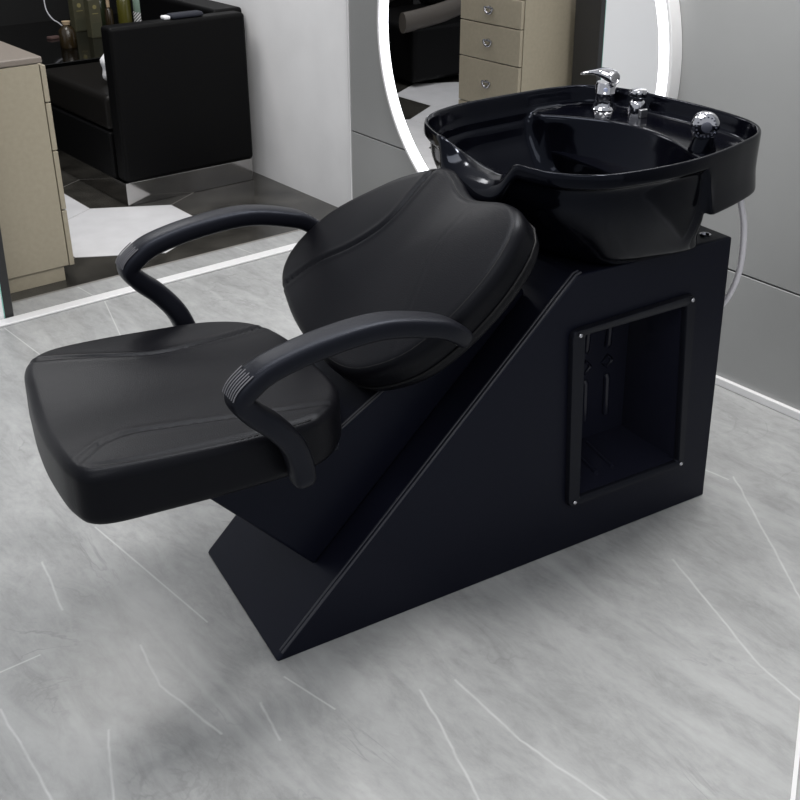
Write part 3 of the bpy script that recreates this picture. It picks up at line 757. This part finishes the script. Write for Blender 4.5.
ring(lambda k: (L_(rwall[k], bowl[k], 0.50), 0.775))
ring(lambda k: (L_(rwall[k], bowl[k], 0.85), 0.742))
ring(lambda k: (bowl[k] * 0.95, 0.722))
ring(lambda k: (bowl[k] * 0.84, 0.709))
ring(lambda k: (bowl[k] * 0.55, 0.702))
ring(lambda k: (0.04, 0.698))
fine = []; nr = len(rings)
for i in range(nr - 1):
    for q in range(3):
        t = q / 3
        for k in range(NB):
            a, b, c, d = (Vector(verts[rings[max(0, min(nr - 1, i + o_))] + k]) for o_ in (-1, 0, 1, 2))
            # Hermite with limited tangents, so close rings never overshoot
            m1, m2 = (c - a) * 0.5, (d - b) * 0.5; ln = (c - b).length
            if m1.length > ln: m1 *= ln / m1.length
            if m2.length > ln: m2 *= ln / m2.length
            fine.append(b * (2 * t ** 3 - 3 * t * t + 1) + m1 * (t ** 3 - 2 * t * t + t) + c * (3 * t * t - 2 * t ** 3) + m2 * (t ** 3 - t * t))
fine += [Vector(verts[rings[-1] + k]) for k in range(NB)]
verts = fine; rings = [j * NB for j in range((nr - 1) * 3 + 1)]
for a, b in zip(rings[:-1], rings[1:]):
    for k in range(NB): faces.append((a + k, a + (k + 1) % NB, b + (k + 1) % NB, b + k))
faces.append(tuple(rings[0] + k for k in range(NB - 1, -1, -1))); faces.append(tuple(rings[-1] + k for k in range(NB)))
basin = mesh('wash_basin', verts, faces, M['basin'], U)
MB().lathe([(0.032, 0), (0.034, 0.002), (0.026, 0.005), (0.006, 0.003)], (bc[0], bc[1], 0.6985), n=32).build('drain', M['chrome'], basin)

ZD = 0.8625
# mixer tap with a lever
tp = MB(); tx, ty = 1.146, 0.463
tp.lathe([(0.029, -0.002), (0.030, 0.002), (0.026, 0.007), (0.0240, 0.010), (0.0238, 0.036), (0.0248, 0.037), (0.0248, 0.040), (0.0238, 0.041), (0.0243, 0.058), (0.022, 0.064)], (tx, ty, ZD), n=36)
tap = tp.build('mixer_tap', M['chrome'], U)
ld = Vector((-0.40, 0.917, 0)).normalized()
v = []; f = []; K = 16
lp = [(-0.020, 0.062, 0.022, 0.010), (-0.024, 0.073, 0.0245, 0.014), (-0.010, 0.080, 0.025, 0.015), (0.012, 0.085, 0.023, 0.011), (0.035, 0.084, 0.017, 0.006), (0.056, 0.079, 0.012, 0.0045), (0.066, 0.076, 0.007, 0.003)]
lp = [tuple(q) for q in zip(*[[w_.x for w_ in catmull([(v_, 0, 0) for v_ in col_], 4)] for col_ in zip(*lp)])]
sdv = Vector((-ld.y, ld.x, 0)); pth = [Vector((tx, ty, ZD)) + ld * a + Vector((0, 0, b)) for a, b, _, _ in lp]
for p, (_, _, w, h) in zip(pth, lp):
    for k in range(K):
        a = 2 * PI * k / K; v.append(p + sdv * (w * math.cos(a)) + Vector((0, 0, 1)) * (h * math.sin(a)))
for i in range(len(lp) - 1):
    for k in range(K): f.append((i * K + k, i * K + (k + 1) % K, (i + 1) * K + (k + 1) % K, (i + 1) * K + k))
f += [tuple(range(K)), tuple((len(lp) - 1) * K + k for k in range(K - 1, -1, -1))]
mesh('tap_lever', v, f, M['chrome'], tap)
MB().lathe([(0.0055, 0), (0.0045, 0.002)], (tx - 0.0150, ty - 0.0183, ZD + 0.050), (-0.64, -0.77, 0), n=14).build('temperature_mark', M['blue_dot'], tap)
# backflow valve beside it
vv = MB(); vx, vy = 1.165, 0.369
vv.lathe([(0.020, -0.001), (0.020, 0.028), (0.017, 0.036), (0.013, 0.038), (0.013, 0.044)], (vx, vy, ZD), n=28)
valve = vv.build('backflow_valve', M['chrome'], U)
cp = MB(); cp.lathe([(0.019, 0.045), (0.0205, 0.047), (0.0205, 0.056), (0.018, 0.061), (0.006, 0.063)], (vx, vy, ZD), n=24)
for k in range(10):
    a = 2 * PI * k / 10; cp.box(vx + 0.0205 * math.cos(a) - 0.0018, vx + 0.0205 * math.cos(a) + 0.0018, vy + 0.0205 * math.sin(a) - 0.0018, vy + 0.0205 * math.sin(a) + 0.0018, ZD + 0.048, ZD + 0.057)
cp.build('valve_cap', M['chrome'], valve)
MB().box(vx - 0.011, vx + 0.011, vy - 0.0265, vy - 0.018, ZD, ZD + 0.020).build('valve_clip', M['chrome_dull'], valve, bevel=0.002)
# hand shower standing in a black cone on the deck
hx, hy = 1.082, 0.072
MB().lathe([(0.030, -0.002), (0.029, 0.004), (0.020, 0.030), (0.017, 0.044), (0.013, 0.045)], (hx, hy, ZD), n=28).build('shower_holder', M['basin'], U)
cam = Vector((0.0, 0.0, 1.5)); 
hd = Vector((-0.54, -0.82, 0.02)).normalized()
hs_ = MB(); hc = Vector((hx - 0.004, hy - 0.002, ZD + 0.054))
hs_.lathe([(0.010, -0.030), (0.020, -0.024), (0.0275, -0.010), (0.030, 0.004), (0.029, 0.013), (0.025, 0.018), (0.010, 0.0195)], hc, hd, n=36)
hs_.tube([hc - hd * 0.012, hc - hd * 0.010 + Vector((0.004, 0.002, -0.022)), Vector((hx, hy, ZD + 0.030))], 0.0125, 16)
head = hs_.build('shower_head', M['chrome'], U)
MB().lathe([(0.011, 0.0195), (0.011, 0.0225), (0.009, 0.0235)], hc, hd, n=24).build('spray_button', M['nozzle'], head)
dn = MB(); u_ = hd.orthogonal().normalized(); w_ = hd.cross(u_)
for k in range(16):
    a = 2 * PI * k / 16; c0 = hc + hd * 0.0165 + (u_ * math.cos(a) + w_ * math.sin(a)) * 0.0205
    dn.lathe([(0.0023, 0), (0.0018, 0.0035)], c0, hd, n=8)
dn.build('spray_nozzles', M['nozzle'], head)
# braided supply hose hanging from the basin to the back of the base
hp = catmull([(1.162, 0.030, 0.795), (1.174, 0.026, 0.745), (1.186, 0.018, 0.69), (1.193, 0.016, 0.61), (1.190, 0.022, 0.55), (1.176, 0.035, 0.50), (1.152, 0.055, 0.462), (1.135, 0.08, 0.435)], 10)
MB().tube(hp, 0.0072, 12).build('braided_hose', M['braid'], U)

# ------------------------------------------------------------------ light: soft room light, overhead lamps and added fill lights
w = bpy.data.worlds.new('salon_light'); S.world = w; w.use_nodes = True
bg = w.node_tree.nodes['Background']; bg.inputs['Color'].default_value = (0.92, 0.95, 1.0, 1); bg.inputs['Strength'].default_value = 0.57
def lamp(name, x, y, z, sx, sy, e, tx_=None, col=(1, 0.98, 0.95)):
    l = bpy.data.lights.new(name, 'AREA'); l.shape = 'RECTANGLE'; l.size = sx; l.size_y = sy; l.energy = e; l.color = col
    o = bpy.data.objects.new(name, l); COL.objects.link(o); p = rm(x, y, z); o.location = p
    if tx_ is None: o.rotation_euler = (0, 0, ROOM_A)
    else: o.rotation_euler = (Vector(tx_) - p).to_track_quat('-Z', 'Y').to_euler()
    return o
lamp('overhead_light', -1.5, 0.3, 2.75, 1.6, 0.8, 34)
lamp('overhead_light', -0.9, 2.9, 2.75, 0.8, 0.8, 30)
lamp('overhead_light', -0.42, -0.35, 2.70, 0.3, 0.3, 34)  # added wash that brightens the panelled wall from above
lamp('overhead_light', -2.7, -1.7, 2.75, 1.8, 1.2, 20)  # added camera-side fill for the chair's near side and the floor
lamp('wall_fill_light', -0.30, -0.10, 1.75, 0.35, 0.12, 3.2, rm(0.0, -0.15, 0.95))  # unseen light added to make the upper wall panels brighter
lamp('overhead_light', -0.45, 1.2, 2.70, 0.25, 0.25, 7)

# ------------------------------------------------------------------ camera
cd = bpy.data.cameras.new('camera'); co = bpy.data.objects.new('camera', cd); COL.objects.link(co)
co.location = (0, 0, 1.5); co.rotation_euler = (PI / 2 - math.atan(590 / 1100), 0, 0)
cd.sensor_width = 36.0; cd.lens = 36.0 * 1100 / 800; cd.clip_start = 0.05; cd.clip_end = 60
S.camera = co
S.view_settings.view_transform = 'Standard'; S.view_settings.look = 'None'
S.view_settings.exposure = 0.0; S.view_settings.gamma = 1.0; S.view_settings.use_curve_mapping = False
